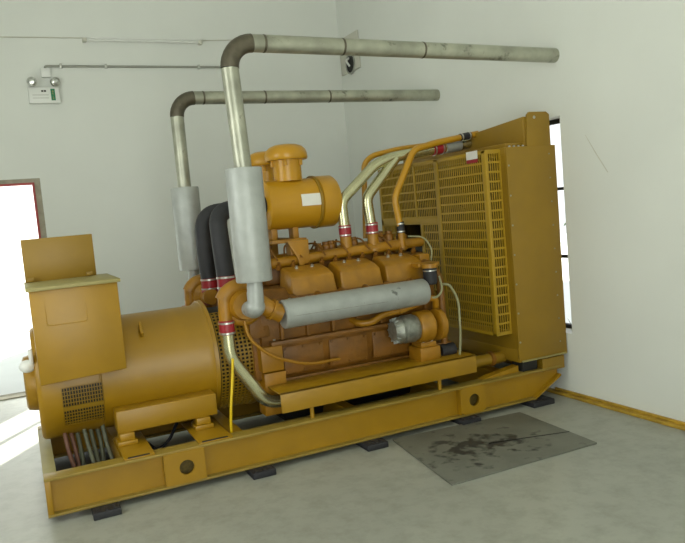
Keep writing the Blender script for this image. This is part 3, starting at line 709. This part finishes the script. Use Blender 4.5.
# ================================================================= loose items
for i, (x0, x1, dy, lab) in enumerate(((.215, .365, 0, 'black rubber block under the skid, nearest the terminal box end'), (1.15, 1.30, .01, 'black rubber block under the skid below the chrome charge pipe'),
        (1.94, 2.095, 0, 'black rubber block under the skid by the left corner of the stained sheet'), (2.715, 2.87, .02, 'black rubber block under the skid below the right round-holed lifting plate'), (3.36, 3.56, .03, 'black rubber block under the far tapered end of the skid near the right wall'))):
    b = MB(); b.box(x0, x1, 4.04+dy, 4.30, 0, .04, .004)
    for k in range(3): b.box(x0+.02+k*.045, x0+.04+k*.045, 4.05+dy, 4.12, .0395, .044, .001)
    tag(b.build('support_block', M['black'], bottom=True), lab, 'block', 'rubber blocks under the skid')
struct('wall_crack', MB().prism([(3.84, 1.99), (3.835, 1.987), (3.74, 1.845), (3.640, 1.702), (3.648, 1.702), (3.75, 1.845)], 0, XW-.001, XW+.01), M['vent'])
# stained sheet on the floor
sh = MB(); P = [(2.063, 3.246), (3.153, 3.243), (3.205, 4.05), (2.175, 4.135)]
sh.prism(P, 2, .0, .012, .002)
st = empty('floor_sheet', (2.65, 3.67, 0), 'oil-stained grey sheet lying flat on the floor in front of the skid', 'sheet')
sh.build('sheet', M['sheet'], st, origin=(2.65, 3.67, .006))
MB().prism([(2.62, 3.645), (3.165, 3.494), (3.166, 3.501), (2.64, 3.651)], 2, .012, .0145).build('seam', M['dark'], st)

struct('floor_shade_sheet', MB().box(.03, .60, 4.26, 5.6, 0, .004), M['dark'])  # thin dark sheet standing in for the shade under the alternator
# cables below the alternator, inside the skid
for i, (x, m_) in enumerate(((.16, 'cable_red'), (.195, 'cable_red'), (.235, 'cable_grey'), (.275, 'cable_grey'), (.315, 'cable_grey'), (.355, 'cable_grey'), (.39, 'cable_grey'))):
    y = 4.60 + .035*(i % 3)
    c_ = MB().pipe([(x-.02, y+.12, .37), (x-.01+.006*(i % 2), y+.06, .24), (x+.02-.012*(i % 3), y+.0, .10), (x+.03, y-.02, .006)], .0135, .04, 12)
    if m_ == 'cable_red': tag(c_.build('power_cable', M[m_]), 'brownish-red thick cable hanging below the alternator inside the skid', 'cable', 'red cables below the alternator')
    else: tag(c_.build('power_cable', M[m_]), 'grey-green thick cable hanging below the alternator inside the skid', 'cable', 'grey cables below the alternator')
tag(MB().pipe([(1.165, 4.305, .72), (1.15, 4.30, .60), (1.115, 4.28, .42), (1.105, 4.30, .26), (1.12, 4.33, .02)], .0085, .06, 10).build('yellow_cable', M['cable_yel']), 'bright yellow thin cable hanging beside the chrome charge pipe', 'cable')
tag(MB().pipe([(.62, 4.66, .20), (.70, 4.72, .10), (.78, 4.70, .16), (.86, 4.80, .24)], .011, .06, 10).build('black_cable', M['black']), 'black cable sagging below the alternator between its mounting feet', 'cable')

# ================================================================= lights, world, camera
def area(name, loc, rot, sx, sy, power, col):
    l = bpy.data.lights.new(name, 'AREA'); l.shape = 'RECTANGLE'; l.size = sx; l.size_y = sy; l.energy = power; l.color = col
    o = bpy.data.objects.new(name, l); C.objects.link(o); o.location = loc; o.rotation_euler = rot
    return o
DAY = (.97, 1.0, .93)
P = dict(win=(30,), door=12, back=98)
for i, (a, b, c_, d_) in enumerate(wins):
    area('window_daylight', (XL-.02, (a+b)/2, (c_+d_)/2), (0, -PI/2, 0), d_-c_, b-a, P['win'][i], DAY)
area('doorway_daylight', ((gx0+gx1)/2, YB+.02, gz/2), (PI/2, 0, 0), gx1-gx0, gz, P['back'], DAY)
area('yard_daylight', ((dx0+dx1)/2, YW+.12, dz1/2), (-PI/2, 0, 0), dx1-dx0, dz1, P['door'], DAY)
sl = bpy.data.lights.new('sun', 'SUN'); sl.energy = 13; sl.angle = math.radians(.6); sl.color = (1, .97, .9)
so = bpy.data.objects.new('sun', sl); C.objects.link(so)
dirv = V((.545, .838, -math.tan(math.radians(40)))).normalized()
so.rotation_euler = dirv.to_track_quat('-Z', 'Y').to_euler()

wd = bpy.data.worlds.new('sky'); S.world = wd; wd.use_nodes = True
bg = wd.node_tree.nodes['Background']; bg.inputs[0].default_value = (.95, .98, 1, 1); bg.inputs[1].default_value = 1.2

cam = bpy.data.cameras.new('camera'); co = bpy.data.objects.new('camera', cam); C.objects.link(co); S.camera = co
yaw, pit, rol = [math.radians(a) for a in (24.8, 5.0, -5.0)]
fw = V((math.sin(yaw)*math.cos(pit), math.cos(yaw)*math.cos(pit), -math.sin(pit)))
rt = V((math.cos(yaw), -math.sin(yaw), 0)); up = rt.cross(fw)
rt2 = rt*math.cos(rol) + up*math.sin(rol); up2 = -rt*math.sin(rol) + up*math.cos(rol)
co.matrix_world = Matrix(((rt2.x, up2.x, -fw.x, 0), (rt2.y, up2.y, -fw.y, 0), (rt2.z, up2.z, -fw.z, 1.6), (0, 0, 0, 1)))
cam.sensor_width = 36; cam.lens = 697/685*36; cam.clip_start = .05
S.view_settings.view_transform = 'Standard'; S.view_settings.look = 'None'; S.view_settings.gamma = 1
S.view_settings.exposure = .16
